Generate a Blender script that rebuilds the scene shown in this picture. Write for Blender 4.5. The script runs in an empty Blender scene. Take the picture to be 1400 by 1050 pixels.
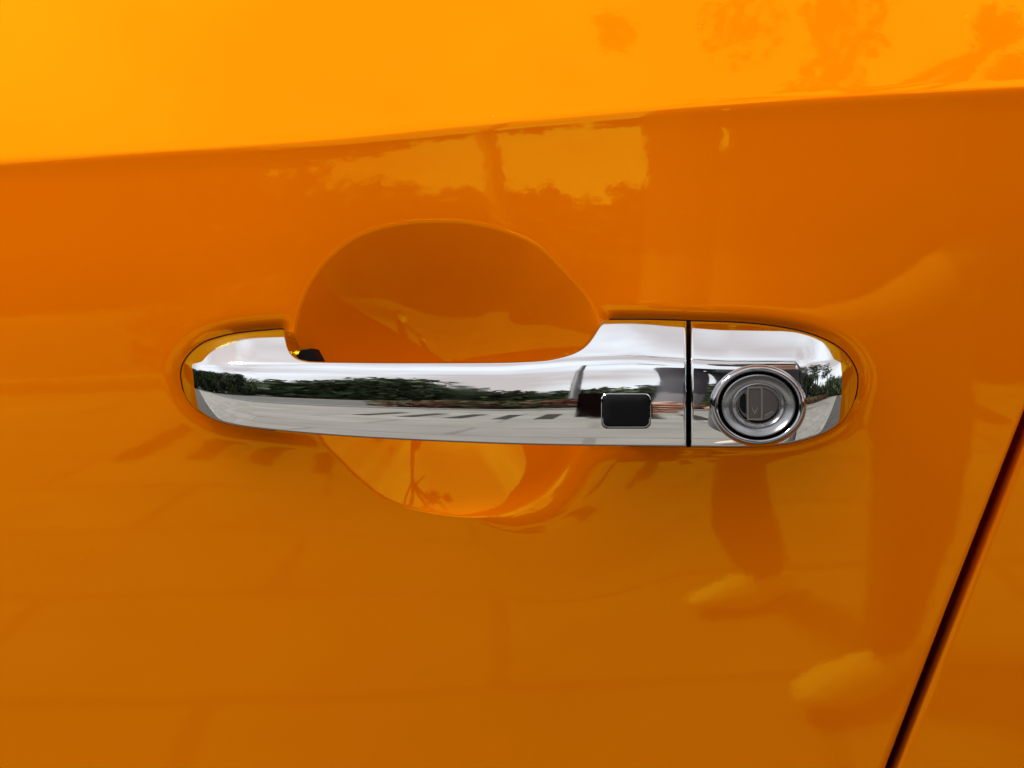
import bpy, bmesh, math, random
import numpy as np
from mathutils import Vector, noise
random.seed(3); rng = np.random.default_rng(5)
R = math.radians
sc = bpy.context.scene
col = sc.collection

# ---------------------------------------------------------------- camera
DC = 0.42            # metres from lens to the door skin
K = 0.000235         # metres per photograph pixel on the door skin
ZC = 0.95            # height of the lens above the ground
cd = bpy.data.cameras.new('camera'); cam = bpy.data.objects.new('camera', cd); col.objects.link(cam)
cam.location = (0, -DC, ZC); cam.rotation_euler = (R(90), 0, 0)
cd.sensor_width = 36; cd.lens = 36 * DC / (1400 * K); cd.clip_start = 0.005; cd.clip_end = 1000
sc.camera = cam

# ---------------------------------------------------------------- sky, sun, exposure
SUN_EL, SUN_AZ = R(58), math.atan2(-1.0, -0.12)
w = bpy.data.worlds.new('World'); sc.world = w; w.use_nodes = True
nt = w.node_tree; bg = nt.nodes['Background']
sky = nt.nodes.new('ShaderNodeTexSky'); sky.sky_type = 'NISHITA'; sky.sun_disc = False
sky.sun_elevation = SUN_EL; sky.sun_rotation = SUN_AZ; sky.air_density = 1.3; sky.dust_density = 2.0
tc = nt.nodes.new('ShaderNodeTexCoord')
mp = nt.nodes.new('ShaderNodeMapping'); mp.inputs['Scale'].default_value = (1.2, 1.2, 2.2)
nz = nt.nodes.new('ShaderNodeTexNoise'); nz.inputs['Scale'].default_value = 1.5; nz.inputs['Detail'].default_value = 5
cr = nt.nodes.new('ShaderNodeValToRGB')      # cloud deck: bright thin cloud to warmer grey undersides
cr.color_ramp.elements[0].position = 0.42; cr.color_ramp.elements[0].color = (0.56, 0.505, 0.50, 1)
cr.color_ramp.elements[1].position = 0.62; cr.color_ramp.elements[1].color = (0.90, 0.96, 1.02, 1)
sc10 = nt.nodes.new('ShaderNodeVectorMath'); sc10.operation = 'SCALE'; sc10.inputs['Scale'].default_value = 19.5
mx = nt.nodes.new('ShaderNodeMix'); mx.data_type = 'RGBA'; mx.inputs[0].default_value = 0.82
L = nt.links.new
L(tc.outputs['Generated'], mp.inputs['Vector']); L(mp.outputs[0], nz.inputs['Vector']); L(nz.outputs['Fac'], cr.inputs[0])
L(cr.outputs[0], sc10.inputs[0]); L(sky.outputs[0], mx.inputs[6]); L(sc10.outputs[0], mx.inputs[7]); L(mx.outputs[2], bg.inputs['Color'])
bg.inputs['Strength'].default_value = 0.10
sl = bpy.data.lights.new('sun', 'SUN'); so = bpy.data.objects.new('sun', sl); col.objects.link(so)
sl.energy = 5.0; sl.angle = R(10); sl.color = (1, .95, .87)
sd = Vector((math.sin(SUN_AZ) * math.cos(SUN_EL), math.cos(SUN_AZ) * math.cos(SUN_EL), math.sin(SUN_EL)))
so.rotation_euler = sd.to_track_quat('Z', 'Y').to_euler()
sc.view_settings.view_transform = 'Standard'; sc.view_settings.look = 'None'
sc.view_settings.exposure = 0.09; sc.view_settings.gamma = 1.0
sc.cycles.max_bounces = 8; sc.cycles.glossy_bounces = 6; sc.cycles.diffuse_bounces = 4

# ---------------------------------------------------------------- helpers
def W(px, py, h):
    """photograph pixel + height in metres above the door plane -> point"""
    f = (DC - h) / DC
    return np.stack([(px - 700) * K * f, -h, ZC - (py - 525) * K * f], -1)

def pchip(xs, ys):
    xs = np.array(xs, float); ys = np.array(ys, float)
    d = np.diff(ys) / np.diff(xs); m = np.zeros_like(xs)
    hh = np.diff(xs)
    for i in range(1, len(xs) - 1):
        if d[i-1] * d[i] > 0:
            w1 = 2*hh[i] + hh[i-1]; w2 = hh[i] + 2*hh[i-1]
            m[i] = (w1 + w2) / (w1/d[i-1] + w2/d[i])
    m[0] = d[0]; m[-1] = d[-1]
    def f(x):
        x = np.clip(np.asarray(x, float), xs[0], xs[-1])
        i = np.clip(np.searchsorted(xs, x, side='right') - 1, 0, len(xs) - 2)
        t = (x - xs[i]) / hh[i]
        return ((2*t**3 - 3*t**2 + 1)*ys[i] + (t**3 - 2*t**2 + t)*hh[i]*m[i]
                + (-2*t**3 + 3*t**2)*ys[i+1] + (t**3 - t**2)*hh[i]*m[i+1])
    return f

def obj(name, verts, faces, mat, parent=None, smooth=True):
    me = bpy.data.meshes.new(name)
    me.from_pydata(np.asarray(verts).tolist(), [], np.asarray(faces).tolist() if not isinstance(faces, list) else faces)
    me.update()
    if smooth: me.polygons.foreach_set('use_smooth', [True]*len(me.polygons))
    if mat: me.materials.append(mat)
    o = bpy.data.objects.new(name, me); col.objects.link(o)
    if parent: o.parent = parent
    return o

def grid_faces(nu, nv, off=0, flip=False):
    i, j = np.meshgrid(np.arange(nu-1), np.arange(nv-1), indexing='ij')
    a = (i*nv + j).ravel() + off
    f = np.stack([a, a+1, a+nv+1, a+nv], -1)
    return f[:, ::-1] if flip else f

def tag(o, label=None, cat=None, group=None, kind=None):
    if label: o['label'] = label
    if cat: o['category'] = cat
    if group: o['group'] = group
    if kind: o['kind'] = kind
    return o

def seg_dist(X, Y, poly, closed=True):
    P = np.asarray(poly, float); Q = np.roll(P, -1, 0) if closed else P[1:]
    if not closed: P = P[:-1]
    best = np.full(X.shape, 1e9)
    for (ax, ay), (bx, by) in zip(P, Q):
        dx, dy = bx-ax, by-ay; l2 = dx*dx+dy*dy
        if l2 < 1e-12: continue
        t = np.clip(((X-ax)*dx + (Y-ay)*dy)/l2, 0, 1)
        best = np.minimum(best, (X-ax-t*dx)**2 + (Y-ay-t*dy)**2)
    return np.sqrt(best)

# ---------------------------------------------------------------- materials
def mat(name, color, rough=.5, metal=0., ior=1.5, tint=None, coat=0.):
    m = bpy.data.materials.new(name); m.use_nodes = True
    b = m.node_tree.nodes['Principled BSDF']
    b.inputs['Base Color'].default_value = (*color, 1); b.inputs['Roughness'].default_value = rough
    b.inputs['Metallic'].default_value = metal; b.inputs['IOR'].default_value = ior
    if tint: b.inputs['Specular Tint'].default_value = (*tint, 1)
    b.inputs['Coat Weight'].default_value = coat
    return m
def bump(m, scale, strength, dist, detail=2., coord='Object'):
    n = m.node_tree; b = n.nodes['Principled BSDF']
    t = n.nodes.new('ShaderNodeTexCoord'); z = n.nodes.new('ShaderNodeTexNoise'); bp = n.nodes.new('ShaderNodeBump')
    z.inputs['Scale'].default_value = scale; z.inputs['Detail'].default_value = detail
    bp.inputs['Strength'].default_value = strength; bp.inputs['Distance'].default_value = dist
    n.links.new(t.outputs[coord], z.inputs['Vector']); n.links.new(z.outputs['Fac'], bp.inputs['Height'])
    n.links.new(bp.outputs[0], b.inputs['Normal'])
    return m
def vary(m, c1, c2, scale, lo=.4, hi=.6, detail=4., stretch=(1, 1, 1)):
    n = m.node_tree; b = n.nodes['Principled BSDF']
    t = n.nodes.new('ShaderNodeTexCoord'); mpn = n.nodes.new('ShaderNodeMapping'); z = n.nodes.new('ShaderNodeTexNoise'); c = n.nodes.new('ShaderNodeValToRGB')
    mpn.inputs['Scale'].default_value = stretch
    z.inputs['Scale'].default_value = scale; z.inputs['Detail'].default_value = detail
    c.color_ramp.elements[0].position = lo; c.color_ramp.elements[0].color = (*c1, 1)
    c.color_ramp.elements[1].position = hi; c.color_ramp.elements[1].color = (*c2, 1)
    n.links.new(t.outputs['Object'], mpn.inputs['Vector']); n.links.new(mpn.outputs[0], z.inputs['Vector'])
    n.links.new(z.outputs['Fac'], c.inputs[0]); n.links.new(c.outputs[0], b.inputs['Base Color'])
    return m

def pearl_paint(name):
    """orange base under a clear layer whose sheen carries the yellow of the pigment flakes"""
    m = bpy.data.materials.new(name); m.use_nodes = True; n = m.node_tree; n.nodes.clear(); N = n.nodes.new; K_ = n.links.new
    out = N('ShaderNodeOutputMaterial'); mixs = N('ShaderNodeMixShader'); df = N('ShaderNodeBsdfDiffuse'); gl = N('ShaderNodeBsdfGlossy'); fr = N('ShaderNodeFresnel')
    fr.inputs['IOR'].default_value = 1.76; gl.inputs['Color'].default_value = (1, .86, .02, 1); gl.inputs['Roughness'].default_value = .035
    t = N('ShaderNodeTexCoord'); z1 = N('ShaderNodeTexNoise'); z2 = N('ShaderNodeTexNoise'); add = N('ShaderNodeMath'); add.operation = 'MULTIPLY_ADD'; add.inputs[1].default_value = 7.0
    z1.inputs['Scale'].default_value = 42; z1.inputs['Detail'].default_value = 1; z2.inputs['Scale'].default_value = 420; z2.inputs['Detail'].default_value = 1
    bp = N('ShaderNodeBump'); bp.inputs['Strength'].default_value = 1.0; bp.inputs['Distance'].default_value = .0000065
    K_(t.outputs['Object'], z1.inputs['Vector']); K_(t.outputs['Object'], z2.inputs['Vector'])
    K_(z1.outputs['Fac'], add.inputs[0]); K_(z2.outputs['Fac'], add.inputs[2]); K_(add.outputs[0], bp.inputs['Height'])
    # faint road film: soft patches and a few pale specks
    z3 = N('ShaderNodeTexNoise'); z3.inputs['Scale'].default_value = 9; z3.inputs['Detail'].default_value = 6
    vo = N('ShaderNodeTexVoronoi'); vo.inputs['Scale'].default_value = 210; vo.inputs['Randomness'].default_value = 1
    sp = N('ShaderNodeValToRGB'); sp.color_ramp.elements[0].position = .035; sp.color_ramp.elements[0].color = (1, 1, 1, 1); sp.color_ramp.elements[1].position = .055; sp.color_ramp.elements[1].color = (0, 0, 0, 1)
    z4 = N('ShaderNodeTexNoise'); z4.inputs['Scale'].default_value = 60; th = N('ShaderNodeMath'); th.operation = 'GREATER_THAN'; th.inputs[1].default_value = .62
    mu = N('ShaderNodeMath'); mu.operation = 'MULTIPLY'; mu2 = N('ShaderNodeMath'); mu2.operation = 'MULTIPLY'; mu2.inputs[1].default_value = .22
    cm = N('ShaderNodeValToRGB'); cm.color_ramp.elements[0].position = .3; cm.color_ramp.elements[0].color = (.93, .178, 0, 1); cm.color_ramp.elements[1].position = .7; cm.color_ramp.elements[1].color = (.97, .188, 0, 1)
    mc = N('ShaderNodeMix'); mc.data_type = 'RGBA'; mc.inputs[7].default_value = (.75, .55, .35, 1)
    K_(t.outputs['Object'], z3.inputs['Vector']); K_(t.outputs['Object'], vo.inputs['Vector']); K_(t.outputs['Object'], z4.inputs['Vector'])
    K_(vo.outputs['Distance'], sp.inputs[0]); K_(z4.outputs['Fac'], th.inputs[0]); K_(sp.outputs[0], mu.inputs[0]); K_(th.outputs[0], mu.inputs[1]); K_(mu.outputs[0], mu2.inputs[0])
    K_(z3.outputs['Fac'], cm.inputs[0]); K_(cm.outputs[0], mc.inputs[6]); K_(mu2.outputs[0], mc.inputs[0]); K_(mc.outputs[2], df.inputs['Color'])
    K_(bp.outputs[0], gl.inputs['Normal']); K_(bp.outputs[0], fr.inputs['Normal'])
    cap = N('ShaderNodeMath'); cap.operation = 'MINIMUM'; cap.inputs[1].default_value = .17; K_(fr.outputs[0], cap.inputs[0]); K_(cap.outputs[0], mixs.inputs[0]); K_(df.outputs[0], mixs.inputs[1]); K_(gl.outputs[0], mixs.inputs[2]); K_(mixs.outputs[0], out.inputs['Surface'])
    return m
M_paint = pearl_paint('orange_paint')
def smudge(m, lo, hi, scale=70):
    n = m.node_tree; b = n.nodes['Principled BSDF']; t = n.nodes.new('ShaderNodeTexCoord'); z = n.nodes.new('ShaderNodeTexNoise'); mr = n.nodes.new('ShaderNodeMapRange')
    z.inputs['Scale'].default_value = scale; z.inputs['Detail'].default_value = 7; z.inputs['Roughness'].default_value = .65
    mr.inputs['From Min'].default_value = .45; mr.inputs['From Max'].default_value = .75; mr.inputs['To Min'].default_value = lo; mr.inputs['To Max'].default_value = hi
    n.links.new(t.outputs['Object'], z.inputs['Vector']); n.links.new(z.outputs['Fac'], mr.inputs['Value']); n.links.new(mr.outputs[0], b.inputs['Roughness'])
M_chrome = mat('chrome', (.57, .57, .57), .025, 1)
bump(M_chrome, 120, .05, .0001, 1.0)
smudge(M_chrome, .018, .085)
M_bezel = mat('chrome_bezel', (.36, .36, .375), .06, 1)
M_satin = mat('satin_metal', (.27, .273, .28), .32, 1)
smudge(M_satin, .26, .42, 200)
bump(M_satin, 900, .25, .0001, 3.0)
M_frame = mat('keyway_metal', (.42, .41, .38), .3, 1)
M_plug = mat('brown_metal', (.16, .155, .145), .42, 1)
bump(M_plug, 1200, .4, .0001, 3.0)
M_black = mat('black_plastic', (.005, .005, .006), .5, 0, 1.22)
M_rubber = mat('black_rubber', (.008, .006, .005), .8, 0, 1.2)

# ---------------------------------------------------------------- outlines in photograph pixels
XL, XR = 248.0, 1172.0
grip_top = [(248,512),(249,503),(251,497),(256,489),(264,480),(281,468),(300,461.5),(317,457.5),(345,453.8),(366,452),(384,450.6),(388,451),(389.6,455),(391,462),(393,473),(398,483),(405,489),(415,492.5),(426,494),(480,495),(560,495.6),(640,495.6),(710,494.8),(746,492.8),(771,487),(793,478),(805,467.5),(814,454),(821,442),(825,438.5),(832,437.5),(880,437.5),(938.5,439)]
grip_bot = [(248,512),(249,522),(251,532),(255,543),(261,552),(276,565),(293,574),(317,581),(360,587),(414,592.5),(480,597.5),(560,602),(640,605.5),(710,608),(800,609.7),(880,610.5),(938.5,611)]
cap_top = [(944.5,439.5),(996,441),(1030,443.2),(1060,446.8),(1091,452.5),(1127,464.5),(1151,479),(1166,498),(1170.5,509),(1172,520)]
cap_bot = [(944.5,611),(996,611.5),(1040,610.5),(1078,606.5),(1115,597),(1147,580),(1163,558),(1170,538),(1172,520)]
sq = lambda pts, x0, sg: pchip(*zip(*sorted((math.sqrt(abs(x-x0)), y) for x, y in pts)))
_gt, _gb = sq(grip_top, XL, 1), sq(grip_bot, XL, 1)
_ct, _cb = sq(cap_top, XR, -1), sq(cap_bot, XR, -1)
g_top = lambda x: _gt(np.sqrt(np.clip(x-XL, 0, None)));  g_bot = lambda x: _gb(np.sqrt(np.clip(x-XL, 0, None)))
c_top = lambda x: _ct(np.sqrt(np.clip(XR-x, 0, None)));  c_bot = lambda x: _cb(np.sqrt(np.clip(XR-x, 0, None)))
crease = pchip([240,560,680,740,800,860,940,1000,1140,1180],[497.5,498.2,497.5,493,488,486.5,490.5,493.5,494,503])

# ---------------------------------------------------------------- chrome handle surface
PR = np.linspace(0, 1, 400)
nprof = np.interp(PR, [0, .06, .16, .30, .45, .60, .80, 1.0], [28, 20, 8, 3.5, .5, -6, -13, -20])
cum = np.concatenate([[0], np.cumsum((np.tan(np.radians((nprof[1:]+nprof[:-1])/2)))*(PR[1]-PR[0]))])
HF = 0.036
def handle_h(px, py, ybot):
    yc = crease(px); span = np.maximum(ybot - yc, 20)
    t = (py - yc)/span
    rise = np.interp(np.clip(t, 0, 1), PR, cum)*span*K*.92       # metres gained going down the face
    top = np.interp(.45, PR, cum)*span*K*.92                      # highest point of the face
    h = HF - (top - rise)
    up = np.clip(yc - py, 0, None)
    s = up - 1.2*(1-np.exp(-up/1.2))                              # short radius at the crease
    h = h - (s*math.tan(R(46.5)) + (up-s)*math.tan(R(35)))*K*.92 - 0.0000045*up*up*.2
    c = 930.; th = np.radians(.020*(px-c))
    h = h - K*.92*(np.abs(px-c))*np.tan(np.abs(th)/2)
    u = np.clip((352-px)/(352-XL+.5), 0, 1); h = h - .0135*(1-np.sqrt(1-u*u))
    u = np.clip((px-1085)/(XR-1085+.5), 0, 1); h = h - .0175*(1-np.sqrt(1-u*u))
    return h

def cols(segs):
    out = []
    for a, b, st in segs:
        n = max(2, int(round((b-a)/st))); out += list(np.linspace(a, b, n, endpoint=False))
    return out
def shell(name, xs, ftop, fbot, outline, back, mats, parent, r=2.6):
    nx = len(xs); edge = [0, .06, .2, .45, .8, 1.2, 1.7, 2.3, 3.0]; NM = 90
    rows = []
    for x in xs:
        a, b = float(ftop(x)), float(fbot(x)); sp = b-a; q = min(1, sp/12.)
        e = [a+v*q for v in edge]; f = [b-v*q for v in edge[::-1]]
        rows.append(e + list(np.linspace(e[-1], f[0], NM+2)[1:-1]) + f)
    Y = np.array(rows); X = np.repeat(np.array(xs)[:, None], Y.shape[1], 1)
    d = seg_dist(X, Y, outline)
    h = handle_h(X, Y, np.repeat(fbot(np.array(xs))[:, None], Y.shape[1], 1))
    q = np.clip(1 - d/r, 0, 1)
    h = h - r*K*.92*(1-np.sqrt(np.clip(1-q*q, 0, 1)))
    F = W(X, Y, h); nr = Y.shape[1]
    bk = back(X, h); B = F.copy(); B[..., 1] = -bk; Br = W(X, Y, bk)          # feet flare slightly to meet their shade gaskets
    wg = (np.clip((X-322)/36., 0, 1)*np.clip((870-X)/40., 0, 1))[..., None]
    B = Br*(1-wg) + B*wg
    V = np.concatenate([F.reshape(-1, 3), B.reshape(-1, 3)])
    N = nx*nr
    faces = [grid_faces(nx, nr, 0, False), grid_faces(nx, nr, N, True)]
    i = np.arange(nx-1)
    for j, fl in ((0, False), (nr-1, True)):
        a = i*nr+j; f = np.stack([a, a+nr, a+nr+N, a+N], -1); faces.append(f[:, ::-1] if fl else f)
    jj = np.arange(nr-1)
    for ii, fl in ((0, True), (nx-1, False)):
        a = ii*nr+jj; f = np.stack([a, a+1, a+1+N, a+N], -1); faces.append(f[:, ::-1] if fl else f)
    fc = np.concatenate(faces)
    o = obj(name, V, fc, mats, parent)
    me = o.data                                    # sharp edges round the back so the walls stay crisp
    bm = bmesh.new(); bm.from_mesh(me); bmesh.ops.remove_doubles(bm, verts=bm.verts, dist=1e-7)
    bmesh.ops.recalc_face_normals(bm, faces=bm.faces)
    for e in bm.edges:
        if len(e.link_faces) == 2 and e.calc_face_angle(0) > R(55): e.smooth = False
    bm.to_mesh(me); bm.free()
    return o

car = bpy.data.objects.new('car', None); col.objects.link(car)
car.location = (0, 0, 0)
tag(car, 'glossy orange car with a chrome pull handle and keyhole on its front door', 'car')

xs = [XL + v for v in (np.linspace(0, 1, 60)**2*60)][:-1] + cols([(308,384,1.2),(384,400,.22),(400,440,.6),(440,740,1.6),(740,800,.8),(800,836,.35),(836,934,1.3)]) + [934,935.5,936.5,937.2,937.8,938.2,938.5]
xs = np.array(xs)
ol = [(x, float(g_top(x))) for x in np.concatenate([XL+np.linspace(0,1,80)**2*136, np.arange(384.5,402,.5), np.arange(402,938.5,3), [938.5]])]
ol += [(x, float(g_bot(x))) for x in np.concatenate([[938.5], np.arange(936,310,-4), (XL+np.linspace(0,1,80)**2*60)[::-1]])]
def grip_back(X, h):
    s = np.clip((X-389)/60, 0, 1)*np.clip((828-X)/70, 0, 1)*1.4; s = np.clip(s, 0, 1); s = s*s*(3-2*s)
    return np.minimum((-.006)*(1-s) + s*.0225, h-.004)
handle = shell('door_handle', xs, g_top, g_bot, ol, grip_back, M_chrome, car)

xs2 = np.array([944.5,944.8,945.3,946,947,948.5,950] + cols([(952,1100,1.3)]) + [XR - v for v in (np.linspace(1, 0, 70)**2*72)])
ol2 = [(x, float(c_top(x))) for x in np.concatenate([np.arange(944.5,1110,3), (XR-np.linspace(0,1,80)**2*60)[::-1]])]
ol2 += [(x, float(c_bot(x))) for x in np.concatenate([XR-np.linspace(0,1,80)**2*60, np.arange(1110,946,-3), [944.5]])]
endcap = shell('end_cap', xs2, c_top, c_bot, ol2, lambda X, h: np.full_like(h, -.006), M_chrome, handle)

# black spacer visible in the slot between grip and end cap
def slab(name, poly, h0, h1, m, parent, bev=0):
    """prism of a pixel polygon between two heights, given at the front height"""
    n = len(poly); P = np.array(poly, float)
    F = W(P[:, 0], P[:, 1], np.full(n, h1)); B = F.copy(); B[:, 1] = -h0
    V = np.concatenate([F, B]); fs = [list(range(n)), list(range(2*n-1, n-1, -1))] + [[i, i+n, (i+1) % n+n, (i+1) % n] for i in range(n)]
    o = obj(name, V, fs, m, parent, smooth=False)
    bm = bmesh.new(); bm.from_mesh(o.data); bmesh.ops.recalc_face_normals(bm, faces=bm.faces)
    if bev:
        fr = [e for e in bm.edges if all(abs(v.co.y+h1) < 1e-6 for v in e.verts)]
        bmesh.ops.bevel(bm, geom=fr, offset=bev, segments=3, profile=.5, affect='EDGES')
    bm.to_mesh(o.data); bm.free()
    for p in o.data.polygons: p.use_smooth = False
    return o
def hs(x, y): return float(handle_h(np.array(x, float), np.array(y, float), np.array(610.7)))
slab('spacer', [(925,448),(958,448),(958,604),(925,604)], .004, .0205, M_rubber, handle)

# ---------------------------------------------------------------- black touch button with its chrome rim
def rrect(cx, cy, a, b, r, n=8):
    out = []
    for sx, sy, a0 in ((1,-1,-90),(1,1,0),(-1,1,90),(-1,-1,180)):
        for k in range(n+1):
            t = R(a0 + 90*k/n); out.append((cx + sx*(a-r) + r*math.cos(t), cy + sy*(b-r) + r*math.sin(t)))
    return out
def on_handle(name, rings, m, parent, close=True):
    """rings: list of (pixel polygon, offset above the handle surface)"""
    V = []; n = len(rings[0][0])
    for poly, off in rings:
        for x, y in poly: V.append(W(np.array(x), np.array(y), np.array(hs(x, y)+off)))
    fs = []
    for k in range(len(rings)-1):
        for i in range(n):
            j = (i+1) % n; fs.append([k*n+i, k*n+j, (k+1)*n+j, (k+1)*n+i])
    if close: fs.append([(len(rings)-1)*n + i for i in range(n)])
    o = obj(name, np.array(V), fs, m, parent)
    bm = bmesh.new(); bm.from_mesh(o.data); bmesh.ops.recalc_face_normals(bm, faces=bm.faces)
    for e in bm.edges:
        if len(e.link_faces) == 2 and e.calc_face_angle(0) > R(40): e.smooth = False
    bm.to_mesh(o.data); bm.free()
    return o
on_handle('button_rim', [(rrect(856, 562, 34.5, 24.5, 9), -.0006), (rrect(856, 562, 34.2, 24.2, 9), .0001), (rrect(856, 562, 33.2, 23.2, 8.5), .00032), (rrect(856, 562, 32.3, 22.2, 8), .0001), (rrect(856, 562, 32, 22, 8), -.0006)], M_chrome, handle, close=False)
on_handle('lock_button', [(rrect(856, 562, 32, 22, 8), -.0004), (rrect(856, 562, 31.4, 21.4, 7.6), .00028), (rrect(856, 562, 30.4, 20.4, 7), .00045), (rrect(856, 562, 20, 12, 5), .0005)], M_black, handle)

# ---------------------------------------------------------------- key lock in the end cap
LX, LY, AS = 1037., 554.5, .845
H_LOCK = hs(LX, LY)
def lathe(name, prof, m, parent, n=128, cx=LX, cy=LY, asp=AS, close=False, sharp=35):
    """prof: (radius px, height above cap surface in mm); real circles seen slightly squashed"""
    V = []
    for r, z in prof:
        for k in range(n):
            t = 2*math.pi*k/n; V.append(W(np.array(cx + r*math.cos(t)), np.array(cy + r*asp*math.sin(t)), np.array(H_LOCK + z/1000)))
    fs = [[a*n+i, a*n+(i+1) % n, (a+1)*n+(i+1) % n, (a+1)*n+i] for a in range(len(prof)-1) for i in range(n)]
    if close: fs.append([(len(prof)-1)*n+i for i in range(n)])
    o = obj(name, np.array(V), fs, m, parent)
    bm = bmesh.new(); bm.from_mesh(o.data); bmesh.ops.recalc_face_normals(bm, faces=bm.faces)
    for e in bm.edges:
        if len(e.link_faces) == 2 and e.calc_face_angle(0) > R(sharp): e.smooth = False
    bm.to_mesh(o.data); bm.free()
    return o
H_LOCK += .0029
arc = [(66.5, -4.5), (66.2, -2.4), (65.0, -1.2), (63.6, -.35), (62.2, .15), (60.6, .38), (59.0, .45), (57.2, .35), (55.6, .0), (54.4, -.6), (53.4, -1.3), (52.4, -2.4)]
lathe('lock_bezel', arc, M_bezel, handle, sharp=70)
lathe('lock_recess', [(53.2, -1.8), (52.4, -2.55), (40, -2.6), (10, -2.6)], M_rubber, handle, close=True)
lathe('lock_barrel', [(51.2, -2.6), (51.0, -.75), (50.2, -.3), (48.4, -.2), (46.4, -.5), (43.0, -1.15), (38.5, -1.5), (36.8, -1.55), (36.0, -1.3), (34.6, -1.2), (33.4, -1.4), (31.4, -1.75), (30.4, -1.8), (29.8, -1.6), (28.6, -1.6), (28.0, -1.85), (27.4, -2.0)], M_satin, handle, sharp=30)
lathe('lock_plug', [(27.6, -2.1), (27.2, -1.95), (26.0, -1.9), (10, -1.9)], M_plug, handle, cy=LY-2, close=True)
H_LOCK += .0004
def lock_slab(name, poly, z0, z1, m, bev=.00006):
    return slab(name, poly, H_LOCK+z0/1000, H_LOCK+z1/1000, m, handle, bev)
# keyway: framed upright shutter with a notched flap, and the darker half-moon beside it
fr_o = rrect(LX-5, LY-3, 10.6, 22.8, 1.2, 3); fr_i = rrect(LX-5, LY-3, 8.4, 20.4, .8, 3)
def ring_slab(name, po, pi, z0, z1, m):
    n = len(po); V = []
    for poly, z in ((po, z0), (po, z1), (pi, z1), (pi, z0)):
        for x, y in poly: V.append(W(np.array(x), np.array(y), np.array(H_LOCK+z/1000)))
    fs = [[a*n+i, a*n+(i+1) % n, (a+1)*n+(i+1) % n, (a+1)*n+i] for a in range(3) for i in range(n)]
    return obj(name, np.array(V), fs, m, handle, smooth=False)
ring_slab('keyway_frame', fr_o, fr_i, -2.35, -1.60, M_frame)
lock_slab('key_shutter', rrect(LX-5, LY-3, 8.0, 20.0, .8, 3), -2.35, -2.12, M_plug)
lock_slab('shutter_notch', [(LX-9,LY+2),(LX-5,LY+9),(LX-1,LY+2),(LX-1,LY+4.5),(LX-5,LY+12),(LX-9,LY+4.5)], -2.2, -1.92, M_frame, 0)
hm = [(LX-17 , LY-2 + v) for v in (14,)]
pts = [(LX-17.0, LY-16)] + [(LX-17.0 - 9*math.sin(R(a)), LY-3 - 14*math.cos(R(a))) for a in range(15, 180, 15)] + [(LX-17.0, LY+11)]
lock_slab('plug_slot', pts, -2.35, -2.22, M_black, 0)
lock_slab('plug_step', [(LX+7.5,LY+13),(LX+20,LY+7),(LX+21,LY+10),(LX+14,LY+17),(LX+7.5,LY+19)], -2.35, -2.0, M_satin, .00008)

# ---------------------------------------------------------------- door skin
dcrease = pchip([-3500,-600,0,185,440,640,900,1100,1400,2000,3500],[430,250,218,206.5,190,170.5,148,134,118,92,40])
BC = (612., 503.)
bp = [(412,416),(434,373),(469,337),(505,317.5),(551,307),(612,304),(648,307),(691,317.5),(737,339),(766,366),(808,417),(826,460),(832,520),(822,575),(795,628),(762,668),(709,699),(654,706),(585,700),(547,690),(517,675),(493,655),(469,632),(441,603),(418,565),(405,520),(403,465)]
ang = np.array([math.atan2(y-BC[1], x-BC[0]) for x, y in bp]); rad = np.array([math.hypot(x-BC[0], y-BC[1]) for x, y in bp])
o_ = np.argsort(ang); ang, rad = ang[o_], rad[o_]
A3 = np.concatenate([ang-2*math.pi, ang, ang+2*math.pi]); R3 = np.concatenate([rad]*3)
fR = pchip(A3, R3)
NY = np.arange(-2000, 4200, 1.0)
mount_ol = ([(x, float(g_top(x))) for x in XL+np.linspace(0,1,26)**2*136] , [(x, float(g_bot(x))) for x in XL+np.linspace(0,1,26)**2*200],
            [(x, float(g_top(x))) for x in np.arange(822,939,6)] + [(x, float(c_top(x))) for x in list(np.arange(945,1110,8))+list((XR-np.linspace(0,1,26)**2*60)[::-1])],
            [(x, float(g_bot(x))) for x in np.arange(800,939,6)] + [(x, float(c_bot(x))) for x in list(np.arange(945,1110,8))+list((XR-np.linspace(0,1,26)**2*60)[::-1])])
UP_N = 29.0
def sheet_h(X, Y):
    """main door surface: convex below the shoulder crease, leaning back above it"""
    v = Y - dcrease(X)
    vv = np.arange(-2600, 3600, 1.0)
    n = np.interp(vv, [-900, -200, -12, -2, 3, 12, 40, 120, 800, 1300, 3500], [40, 33, UP_N, 26, 3, -3.5, -1.0, -1.2, -17.0, -20, -12])
    H = np.concatenate([[0], np.cumsum(np.tan(np.radians((n[1:]+n[:-1])/2)))])*K
    H = H - np.interp(130, vv, H)
    h = np.interp(v, vv, H)
    dX = np.abs(X-900.); q = np.where(dX < 1300, dX*dX, 1300.**2 + 1.1*1300*(dX-1300))
    h = h - q*.96e-8                             # gentle bow along the car
    return h
def smax(a, k): return .5*(a+np.sqrt(a*a+k*k)) - 0*.5*k
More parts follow.
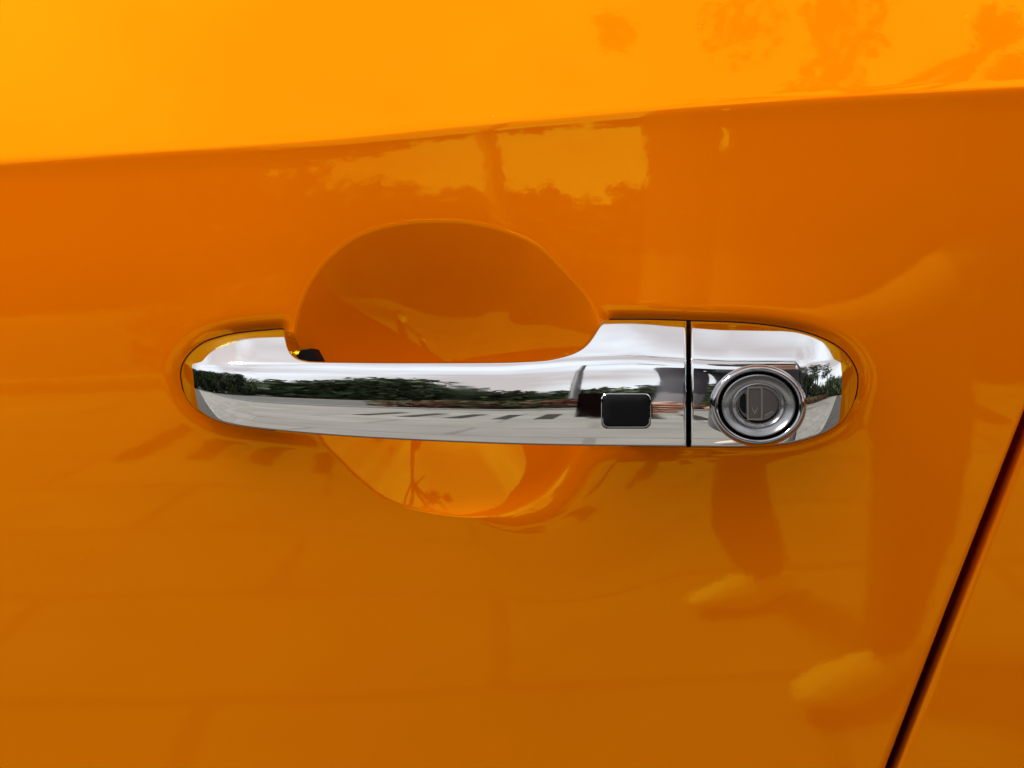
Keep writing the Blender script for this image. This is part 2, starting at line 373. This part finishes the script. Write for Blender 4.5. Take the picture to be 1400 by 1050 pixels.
def door_h(X, Y):
    h = sheet_h(X, Y)
    dx, dy = X-BC[0], Y-BC[1]; r = np.hypot(dx, dy); ph = np.arctan2(dy, dx); rho = r/fR(ph)
    m = rho < 1.9
    soft = np.clip((np.sin(ph)+.15)/.5, 0, 1)*np.clip((np.cos(ph)-.05)/.75, 0, 1); soft = soft*soft*(3-2*soft)
    k1 = .00025 + .0050*soft
    a = .0245*(1-rho**1.55); b = .0018*(1-(rho/1.03)**2)
    fade = np.clip((1.9-rho)/.7, 0, 1); fade = fade*fade*(3-2*fade)
    dep = smax(a, k1) + smax(b, .0011 + .002*soft)
    h = h - np.where(m, dep*fade, 0)
    h = h + np.where(m, .00007*np.exp(-((rho-1.010)/.0065)**2)*(1-soft), 0)      # the pressed edge stands up a hair
    # shallow seat pressed round both feet of the handle
    near = (X > 200) & (X < 1240) & (Y > 400) & (Y < 660)
    g = np.zeros_like(h); Xn, Yn = X[near], Y[near]
    gam = lambda lo, hi: hi + (lo-hi)*(.5-.5*np.cos(np.pi*np.clip((570-Yn)/90., 0, 1)))
    for pls in (mount_ol[:2], mount_ol[2:]):
        dd = np.minimum(seg_dist(Xn, Yn, pls[0], closed=False), seg_dist(Xn, Yn, pls[1], closed=False))
        g[near] = np.maximum(g[near], gam(.0017, .0005)*np.exp(-(dd/11.)**2))
    h = h - g*np.clip((rho-1.0)/.06, 0, 1)
    return h
line_x = lambda y: 1400 + (560-y)*.3925 + 0.0
def taper(a, b, fine, coarse_to, n):
    return list(b + (coarse_to-b)*np.linspace(0, 1, n+1)[1:]**2.2)
xc = cols([(-60,230,3.0),(230,395,1.15),(395,840,1.0),(840,1190,1.25)]) + [1190]
xl_ = taper(0, -60, 0, -2600, 40)[::-1]
uu = np.concatenate([np.linspace(0, .96, 46), [.97,.98,.986,.990,.9925,.995,.997,.9985,.9995,1.0]])
rows_v = [] # vertical offsets from crease
rv = taper(0, -240, 0, -345, 12)[::-1] + cols([(-240,-16,4),(-16,16,.6),(16,150,1.8),(150,580,1.05),(580,960,3.5)]) + [960] + taper(0, 960, 0, 2150, 34)
rv = np.array(rv)
Xb = np.array(xl_ + xc)
Xg = np.repeat(Xb[:, None], len(rv), 1); Yg = dcrease(Xg) + rv[None, :]*1.0
# columns right of px 1190 slide to follow the shut line
Yr = dcrease(np.full(len(rv), 1300.)) + rv
XE = line_x(Yr)                                        # door edge at each row
XE = np.maximum(XE, 700)
base = np.minimum(1190, XE-12)
# rows whose shut line lies left of 1190: squeeze the last columns instead
X2 = []
for j in range(len(rv)):
    lim = min(1190., XE[j]-30)
    c = Xb.copy()
    if lim < 1190:
        s = Xb > 900; c[s] = 900 + (Xb[s]-900)*(lim-900)/(290.) if lim > 900 else c[s]
        if lim <= 900:
            s = Xb > 300; c[s] = 300 + (Xb[s]-300)*(lim-300)/890.
    X2.append(np.concatenate([c, lim + (XE[j]-lim)*uu[1:]]))
X2 = np.array(X2).T
Y2 = dcrease(X2) + rv[None, :]
XEe = line_x(Y2); d_edge = np.maximum(XEe - X2, 0)*.93
# make the last column sit exactly on the shut line
X2[-1] = line_x(Y2[-1]); Y2[-1] = dcrease(X2[-1]) + rv; X2[-1] = line_x(Y2[-1]); d_edge = (line_x(Y2)-X2)*.93; d_edge = np.clip(d_edge, 0, None)
H2 = door_h(X2, Y2)
def roll(d, r): q = np.clip(1-d/r, 0, 1); return r*K*(1-np.sqrt(np.clip(1-q*q, 0, 1)))
H2 = H2 - roll(d_edge, 7.0)
V = W(X2, Y2, H2); nxx, nyy = X2.shape
hem = V[-1].copy(); hem[:, 1] += .010
hem2 = hem.copy(); hem2[:, 0] -= .012
VV = np.concatenate([V.reshape(-1, 3), hem, hem2])
fc = [grid_faces(nxx, nyy)]
a = (nxx-1)*nyy + np.arange(nyy-1); hb = nxx*nyy + np.arange(nyy-1)
fc.append(np.stack([a, a+1, hb+1, hb], -1)); fc.append(np.stack([hb, hb+1, hb+nyy+1, hb+nyy], -1))
door = obj('front_door', VV, np.concatenate(fc), M_paint, car)

# rear door skin beyond the gap
GAP = 17.5
un = np.concatenate([[0,.0005,.0012,.002,.003,.0045,.006,.008,.012,.02,.03], np.linspace(.06, 1, 60)**1.15])
rr = taper(0, -240, 0, -345, 12)[::-1] + cols([(-240,-16,6),(-16,16,1.2),(16,960,5)]) + [960] + taper(0, 960, 0, 2150, 34)
rr = np.array(rr)
X3 = np.zeros((len(un), len(rr))); Y3 = X3.copy()
for j, v in enumerate(rr):
    y = float(dcrease(1300.)) + v
    for _ in range(6): x0 = line_x(y)+GAP; y = float(dcrease(x0)) + v
    X3[:, j] = x0 + un*2100; Y3[:, j] = dcrease(X3[:, j]) + v
d3 = np.clip((X3 - line_x(Y3) - GAP)*.93, 0, None)
H3 = sheet_h(X3, Y3) - .0006 - roll(d3, 8.0)
V3 = W(X3, Y3, H3)
hm1 = V3[0].copy(); hm1[:, 1] += .010; hm2 = hm1.copy(); hm2[:, 0] += .012
n3x, n3y = X3.shape
a = np.arange(n3y-1); hb = n3x*n3y + a
fc = [grid_faces(n3x, n3y), np.stack([a+1, a, hb, hb+1], -1), np.stack([hb+1, hb, hb+n3y, hb+n3y+1], -1)]
rear = obj('rear_door', np.concatenate([V3.reshape(-1, 3), hm1, hm2]), np.concatenate(fc), M_paint, car)
# painted pillar deep inside the gap with its rubber weatherstrip
jy = np.linspace(-200, 2150, 90)
jx = line_x(jy)
hh = sheet_h(jx, jy)
def strip(name, x0, x1, dep, m):
    A = W(jx+x0, jy, hh-dep); B = W(jx+x1, jy, hh-dep); C = A.copy(); C[:, 1] += .01; D = B.copy(); D[:, 1] += .01
    n = len(jy); Vs = np.concatenate([C, A, B, D]); f = []
    for q in range(3):
        i = np.arange(n-1)+q*n; f.append(np.stack([i, i+1, i+1+n, i+n], -1))
    return obj(name, Vs, np.concatenate(f), m, car)
strip('door_pillar', -60, 90, .016, M_paint)
strip('weatherstrip', -8, 9, .013, M_rubber)

# thin dark gaskets added to stand in for contact shade round the handle's feet
def shade_gasket(poly, x_in):
    P = np.array(poly); c = np.array([x_in, 525.]); n = len(P); out = []
    for k in range(n):
        t = P[min(k+1, n-1)] - P[max(k-1, 0)]; t = t/np.hypot(*t); nn = np.array([t[1], -t[0]])
        if np.dot(nn, P[k]-c) < 0: nn = -nn
        out.append(P[k] + nn*(2.0 if nn[1] < .3 else .7))
    return out
gl = mount_ol[0][::-1] + mount_ol[1][1:]; gl = [p for p in gl if p[0] < 386]
slab('shade_gasket', shade_gasket(gl, 340), -.008, .0004, M_rubber, handle)
nr2 = len(np.arange(800, 939, 6))
gr = mount_ol[2][2:] + mount_ol[3][::-1][1:-10]
slab('shade_gasket', shade_gasket(gr, 1000), -.008, .0004, M_rubber, handle)

# the mass of the car behind the two door skins: lower body, underside and glasshouse
def mass(name, prof, x0, x1, m):
    V = [(x0, y, z) for y, z in prof] + [(x1, y, z) for y, z in prof]; n = len(prof)
    return obj(name, V, [list(range(n)), list(range(2*n-1, n-1, -1))] + [[k, (k+1) % n, n+(k+1) % n, n+k] for k in range(n)], m, car, False)
M_glass = mat('dark_glass', (.012, .014, .015), .03)
st = np.linspace(-3000, 4200, 25); pv = np.concatenate([np.linspace(2600, -330, 16)])
SX, SV = np.meshgrid(st, pv, indexing='ij'); SY = dcrease(SX) + SV
SP = W(SX, SY, sheet_h(SX, SY) - .036); SP[..., 0] = (SX-700)*K
cols_ = []
for k in range(len(st)):
    x = SP[k, 0, 0]; row = [(x, 1.62, .26), (x, SP[k, 0, 1]+.10, .24)] + [tuple(q) for q in SP[k]] + [(x, .24, 1.135), (x, 1.60, 1.135)]
    cols_.append(row)
nb = len(cols_[0]); VB = [p for row in cols_ for p in row]
FB = [list(map(int, f)) for f in grid_faces(len(st), nb)] + [[k*nb, (k+1)*nb, (k+1)*nb+nb-1, k*nb+nb-1] for k in range(len(st)-1)]
FB += [list(range(nb)), list(range((len(st)-1)*nb+nb-1, (len(st)-1)*nb-1, -1))]
obj('body_shell', VB, FB, M_paint, car, False)
mass('glasshouse', [(.27,1.138),(.44,1.50),(1.40,1.50),(1.57,1.138)], -.72, .78, M_glass)
mass('roof', [(.436,1.503),(.58,1.54),(1.26,1.54),(1.404,1.503)], -.62, .70, M_paint)

# little black rubber stop in the finger well beside the left foot
slab('rubber_stop', [(405,488),(411,478),(425,476),(433,492),(433,500),(405,500)], -.012, .006, M_rubber, handle, .0004)

# ---------------------------------------------------------------- what the chrome and the paint mirror
def sheet(name, x0, x1, y0, y1, z, m):
    o = obj(name, [(x0,y0,z),(x1,y0,z),(x1,y1,z),(x0,y1,z)], [[0,1,2,3]], m, None, False); o['kind'] = 'structure'; return o
M_soil = mat('ground', (.16,.15,.12), .9); vary(M_soil, (.10,.10,.07), (.20,.17,.13), .4)
sheet('ground', -400, 400, -400, 400, -.02, M_soil)
M_pave = mat('pale_paving', (.42,.41,.38), .8)
def paving(m):
    n = m.node_tree; b = n.nodes['Principled BSDF']
    t = n.nodes.new('ShaderNodeTexCoord'); br = n.nodes.new('ShaderNodeTexBrick'); z = n.nodes.new('ShaderNodeTexNoise')
    br.inputs['Scale'].default_value = 1.0; br.inputs['Brick Width'].default_value = .9; br.inputs['Row Height'].default_value = .45
    br.inputs['Mortar Size'].default_value = .018; br.inputs['Color1'].default_value = (.29,.282,.255,1); br.inputs['Color2'].default_value = (.24,.234,.215,1)
    br.inputs['Mortar'].default_value = (.185,.18,.16,1)
    z.inputs['Scale'].default_value = 3; z.inputs['Detail'].default_value = 6
    mm = n.nodes.new('ShaderNodeMix'); mm.data_type = 'RGBA'; mm.blend_type = 'MULTIPLY'; mm.inputs[0].default_value = .5
    c = n.nodes.new('ShaderNodeValToRGB'); c.color_ramp.elements[0].position = .3; c.color_ramp.elements[0].color = (.6,.6,.58,1); c.color_ramp.elements[1].position = .65
    n.links.new(t.outputs['Object'], br.inputs['Vector']); n.links.new(t.outputs['Object'], z.inputs['Vector'])
    n.links.new(z.outputs['Fac'], c.inputs[0]); n.links.new(br.outputs['Color'], mm.inputs[6]); n.links.new(c.outputs[0], mm.inputs[7])
    n.links.new(mm.outputs[2], b.inputs['Base Color'])
paving(M_pave)
sheet('pavement', -30, 30, -4.4, 1.5, 0, M_pave)
M_shade = mat('car_shade', (.05,.05,.05), .9); vary(M_shade, (.042,.040,.038), (.068,.066,.06), 6.)
sheet('car_shade_strip', -30, 30, -.68, 1.49, .005, M_shade)  # added dark sheet: the car's shade on the near ground, put in as colour
M_asph = mat('asphalt', (.09,.09,.092), .85); vary(M_asph, (.085,.085,.087), (.12,.12,.12), 2.)
sheet('road', -60, 60, -12.5, -4.55, -.008, M_asph)
M_kerb = mat('kerb_stone', (.32,.31,.29), .8)
def boxo(name, c, s, m, parent=None):
    bm = bmesh.new(); bmesh.ops.create_cube(bm, size=1)
    for v in bm.verts: v.co = Vector((c[0]+v.co.x*s[0], c[1]+v.co.y*s[1], c[2]+v.co.z*s[2]))
    bmesh.ops.bevel(bm, geom=bm.edges[:], offset=min(s)*.12, segments=2, affect='EDGES')
    me = bpy.data.meshes.new(name); bm.to_mesh(me); bm.free(); me.materials.append(m)
    o = bpy.data.objects.new(name, me); col.objects.link(o); o.parent = parent; return o
tag(boxo('kerb', (0,-4.48,.03), (60,.15,.16), M_kerb), kind='structure')
# dark drainage slots let into the paving
M_dark = mat('slot_stone', (.015,.013,.010), .8)
Vd, Fd = [], []
for i in range(12):
    x = -1.3+i*.25; n0 = len(Vd)
    Vd += [(x,-3.35,.004),(x+.10,-3.35,.004),(x+.10,-2.6,.004),(x,-2.6,.004)]; Fd.append([n0,n0+1,n0+2,n0+3])
tag(obj('paving_inlay', Vd, Fd, M_dark, None, False), kind='structure')

def leaf_cloud(name, centres, per, leaf, m, seed=1):
    g = np.random.default_rng(seed); C = np.repeat(np.array([c[:3] for c in centres]), per, 0); Rr = np.repeat(np.array([c[3:] for c in centres]), per, 0)
    p = g.normal(size=C.shape); p /= np.linalg.norm(p, axis=1)[:, None]; p *= (g.random((len(C), 1))**.45)
    P = C + p*Rr; a = g.normal(size=C.shape); a /= np.linalg.norm(a, axis=1)[:, None]; b = np.cross(a, g.normal(size=C.shape)); b /= np.linalg.norm(b, axis=1)[:, None]
    s = leaf*(.6+.8*g.random((len(C), 1)))
    V = np.concatenate([P-a*s, P+b*s*.5, P+a*s, P-b*s*.5], 1).reshape(-1, 3); n = len(C)
    o = obj(name, V, (np.arange(n)[:, None]*4 + np.arange(4)), m, None, False); return o
M_leaf = mat('woodland_leaves', (.05,.09,.03), .7); vary(M_leaf, (.020,.036,.015), (.09,.13,.05), .5, .4, .65)
cs = []
for i in range(400):
    az = random.uniform(-115, 100); d = random.uniform(20, 27)
    top = 2.7 + 1.5*noise.noise((az*.07, 0, 0)) + (3.0*min(1, max(0, (-10.5-az)/4))) + (3.9*min(1, max(0, (az-9)/5)) if az < 48 else 0) + 1.2*noise.noise((az*.5, 3, 0))
    zc = random.uniform(.5, max(1.2, top-1.2)); r = random.uniform(1.0, 1.9)
    cs.append((d*math.sin(R(az)), -d*math.cos(R(az)), zc, r*1.3, r*1.3, r))
tag(leaf_cloud('distant_woodland', cs, 200, .32, M_leaf, 2), 'dark green belt of trees mirrored in the chrome', 'woodland', kind='stuff')
M_bed = mat('shrub_leaves', (.14,.07,.04), .8); vary(M_bed, (.17,.065,.04), (.085,.09,.03), 1.1, .42, .58)
cs = []
for i in range(420):
    x = random.uniform(-1.9, 16); cs.append((x, -4.95-random.random()*2.4, .34, .42, .42, .5))
tag(leaf_cloud('shrub_bed', cs, 160, .08, M_bed, 4), 'low brown and green shrub bed mirrored in the chrome', 'shrubs', kind='stuff')
# lamp post
M_post = mat('grey_post', (.07,.07,.075), .5)
lp = bpy.data.objects.new('lamp_post', None); col.objects.link(lp); lp.location = (-.42, -8.0, 0)
tag(lp, 'slim grey lamp post mirrored in the orange paint above the handle', 'lamp post')
def tube(name, pts, rads, m, parent=None, n=12):
    V, F = [], []
    pts = [Vector(p) for p in pts]
    for i, p in enumerate(pts):
        d = (pts[min(i+1, len(pts)-1)]-pts[max(i-1, 0)]).normalized(); u = d.orthogonal().normalized(); v = d.cross(u)
        if i and u.dot(pu) < 0: u, v = -u, -v
        pu = u
        for k in range(n): t = 2*math.pi*k/n; V.append(tuple(p + (u*math.cos(t)+v*math.sin(t))*rads[i]))
    for i in range(len(pts)-1):
        for k in range(n): F.append([i*n+k, i*n+(k+1) % n, (i+1)*n+(k+1) % n, (i+1)*n+k])
    F.append(list(range(n))[::-1]); F.append([(len(pts)-1)*n+k for k in range(n)])
    return obj(name, V, F, m, parent)
tube('pole', [(0,0,0),(0,0,.5),(0,0,.52),(0,0,6.0)], [.12,.12,.085,.07], M_post, lp)
tube('arm', [(0,0,5.9),(.1,0,6.15),(1.2,0,6.3)], [.035,.03,.025], M_post, lp)
boxo('lamp_head', (1.45,0,6.3), (.6,.22,.1), M_post, lp)
# tall tree to the right, its sparse crown mirrored in the paint above the shoulder line
M_bark = mat('bark', (.09,.07,.05), .9)
def tree(x, y, hgt, seed, lab, spread, clumps, lz, rs=1., per=130):
    g = random.Random(seed)
    root = bpy.data.objects.new('tree', None); col.objects.link(root); root.location = (x, y, 0)
    tag(root, lab, 'tree')
    tube('trunk', [(0,0,0),(.08,.05,hgt*.35),(-.05,0,hgt*.7),(.05,.02,hgt)], [.22,.16,.10,.03], M_bark, root)
    for k in range(7):
        a = g.uniform(0, 6.28); z = hgt*g.uniform(.45, .8); l = spread*g.uniform(.5, .9)
        tube('limb', [(0,0,z),(l*.5*math.cos(a),l*.5*math.sin(a),z+l*.25),(l*math.cos(a),l*math.sin(a),z+l*.4)], [.07,.045,.015], M_bark, root, 8)
    cc = []
    for k in range(clumps):
        a = g.uniform(0, 6.28); q = spread*math.sqrt(g.random()); z = hgt*g.uniform(lz, 1.05)
        r = g.uniform(.25, .6)*rs; cc.append((q*math.cos(a), q*math.sin(a), z, r*1.5, r*1.5, r))
    o = leaf_cloud('crown', cc, per, .09, M_leaf, seed); o.parent = root
    return root
tree(2.0, -3.6, 10.3, 11, 'tall sparse tree mirrored in the paint above the shoulder line', 1.9, 17, .82, .42, 60)
for i, (x, y, h) in enumerate(((9.5,-6.5,7.5),(12.5,-9.5,9),(7.0,-11,8.5),(14,-5.0,8),(10.5,-13,9.5))):
    tree(x, y, h, 30+i, ['leafy tree nearest the kerb, mirrored in the end of the handle', 'broad tree behind the kerbside tree', 'tree left of the broad one across the road', 'rightmost tree along the street', 'farthest tree across the road on the right'][i], 2.2, 55, .35)

# ---------------------------------------------------------------- the photographer, mirrored in handle and paint
M_skin = mat('skin', (.50,.31,.22), .5); M_shirt = mat('shirt', (.045,.045,.055), .85); M_trs = mat('trousers', (.15,.15,.165), .85)
M_shoe = mat('pale_shoe', (.62,.58,.50), .6); M_hair = mat('hair', (.015,.012,.010), .6)
per = bpy.data.objects.new('person', None); col.objects.link(per); per.location = (.38, -.92, 0)
tag(per, 'person in dark clothes and pale shoes taking the photograph, mirrored in the handle', 'person')
def skin_obj(name, pts, edges, rads, m, parent, root=0, sub=2):
    me = bpy.data.meshes.new(name); me.from_pydata(pts, edges, []); o = bpy.data.objects.new(name, me); col.objects.link(o); o.parent = parent
    md = o.modifiers.new('skin', 'SKIN'); md.use_smooth_shade = True
    for i, r in enumerate(rads):
        sv = me.skin_vertices[0].data[i]; sv.radius = (r, r) if not isinstance(r, tuple) else r; sv.use_root = (i == root)
    s = o.modifiers.new('sub', 'SUBSURF'); s.levels = sub; s.render_levels = sub
    dg = bpy.context.evaluated_depsgraph_get(); ev = o.evaluated_get(dg); me2 = bpy.data.meshes.new_from_object(ev); me2.name = name
    o.modifiers.clear(); o.data = me2; me2.materials.clear()
    for mm in (m if isinstance(m, list) else [m]): me2.materials.append(mm)
    me2.polygons.foreach_set('use_smooth', [True]*len(me2.polygons))
    return o
# local coordinates: the door is towards +y
P = [(0,0,.98),(0,0,1.14),(0,.01,1.32),(0,.01,1.43),(0,.04,1.50),(0,.09,1.60),(0,.10,1.70),
     (-.19,0,1.40),(-.21,.08,1.10),(-.27,.33,.87),(-.295,.39,.865),
     (.19,0,1.40),(.22,.0,1.02),(-.03,.27,.88),(-.24,.40,.86),
     (-.09,0,.90),(-.10,-.06,.50),(.05,-.26,.10),(.09,.02,.90),(.12,.09,.50),(.15,.07,.10)]
E = [(0,1),(1,2),(2,3),(3,4),(4,5),(5,6),(3,7),(7,8),(8,9),(9,10),(3,11),(11,12),(12,13),(13,14),(0,15),(15,16),(16,17),(0,18),(18,19),(19,20)]
RD = [(.16,.11),(.145,.10),(.17,.11),(.09,.075),.055,(.078,.095),(.07,.085),.06,.045,.032,.03,.06,.045,.034,.03,.085,.06,.042,.085,.06,.042]
body = skin_obj('body', P, E, RD, [M_skin, M_shirt, M_trs], per)
for p in body.data.polygons:
    c = p.center
    arm = (c.y > .13 and c.z > .84 and c.z < 1.2 and -.15 < c.x < .07) or c.y > .34
    p.material_index = 2 if c.z < .98 and not arm else (0 if arm or c.z > 1.45 else 1)
def foot(x, y, turn):
    bm = bmesh.new(); bmesh.ops.create_icosphere(bm, subdivisions=3, radius=1); ct, st = math.cos(R(turn)), math.sin(R(turn))
    for v in bm.verts:
        c = v.co.copy(); wv = .042*(1-.25*max(0, -c.y)); lx, ly = c.x*wv, .035+c.y*.108
        v.co = Vector((x+lx*ct-ly*st, y+lx*st+ly*ct, max(.0, .045+c.z*(.05-.018*c.y))))
    me = bpy.data.meshes.new('shoe'); bm.to_mesh(me); bm.free(); me.materials.append(M_shoe)
    for p in me.polygons: p.use_smooth = True
    o = bpy.data.objects.new('shoe', me); col.objects.link(o); o.parent = per
foot(.05, -.27, 66); foot(.15, .06, 66)
bm = bmesh.new(); bmesh.ops.create_icosphere(bm, subdivisions=3, radius=1)
for v in list(bm.verts): v.co = Vector((v.co.x*.093, .085+v.co.y*.11, 1.70+v.co.z*.10 + (.05 if v.co.y > .3 and v.co.z < 0 else 0)))
me = bpy.data.meshes.new('hair'); bm.to_mesh(me); bm.free(); me.materials.append(M_hair)
o = bpy.data.objects.new('hair', me); col.objects.link(o); o.parent = per
def hand(wx, wy, wz, side):
    pts = [(wx,wy,wz),(wx+side*.01,wy+.035,wz),(wx+side*.01,wy+.055,wz)]; ed = [(0,1),(1,2)]; rd = [.026,(.034,.018),(.030,.014)]
    for k, l in enumerate((.9, 1.0, .95, .75)):
        b = len(pts); zz = wz+.027-.018*k
        pts += [(wx+side*.015,wy+.07,zz),(wx+side*.028*l,wy+.083,zz),(wx+side*.045*l,wy+.07,zz)]; ed += [(2,b),(b,b+1),(b+1,b+2)]; rd += [.009,.0085,.007]
    b = len(pts); pts += [(wx+side*.02,wy+.03,wz+.03),(wx+side*.04,wy+.035,wz+.045)]; ed += [(1,b),(b,b+1)]; rd += [.011,.008]
    skin_obj('hand', pts, ed, rd, M_skin, per, 0, 1)
hand(-.262, .43, .93, 1) if False else None
hand(-.315, .40, .87, 1); hand(-.345, .41, .83, 1)
ph = bpy.data.objects.new('phone', None); col.objects.link(ph); ph.location = (.036, -.4265, .885)
tag(ph, 'black phone held upright in front of the door, mirrored in the chrome', 'phone')
boxo('case', (0,0,0), (.070,.008,.155), M_black, ph); boxo('screen', (0,-.0045,0), (.064,.002,.148), M_black, ph)
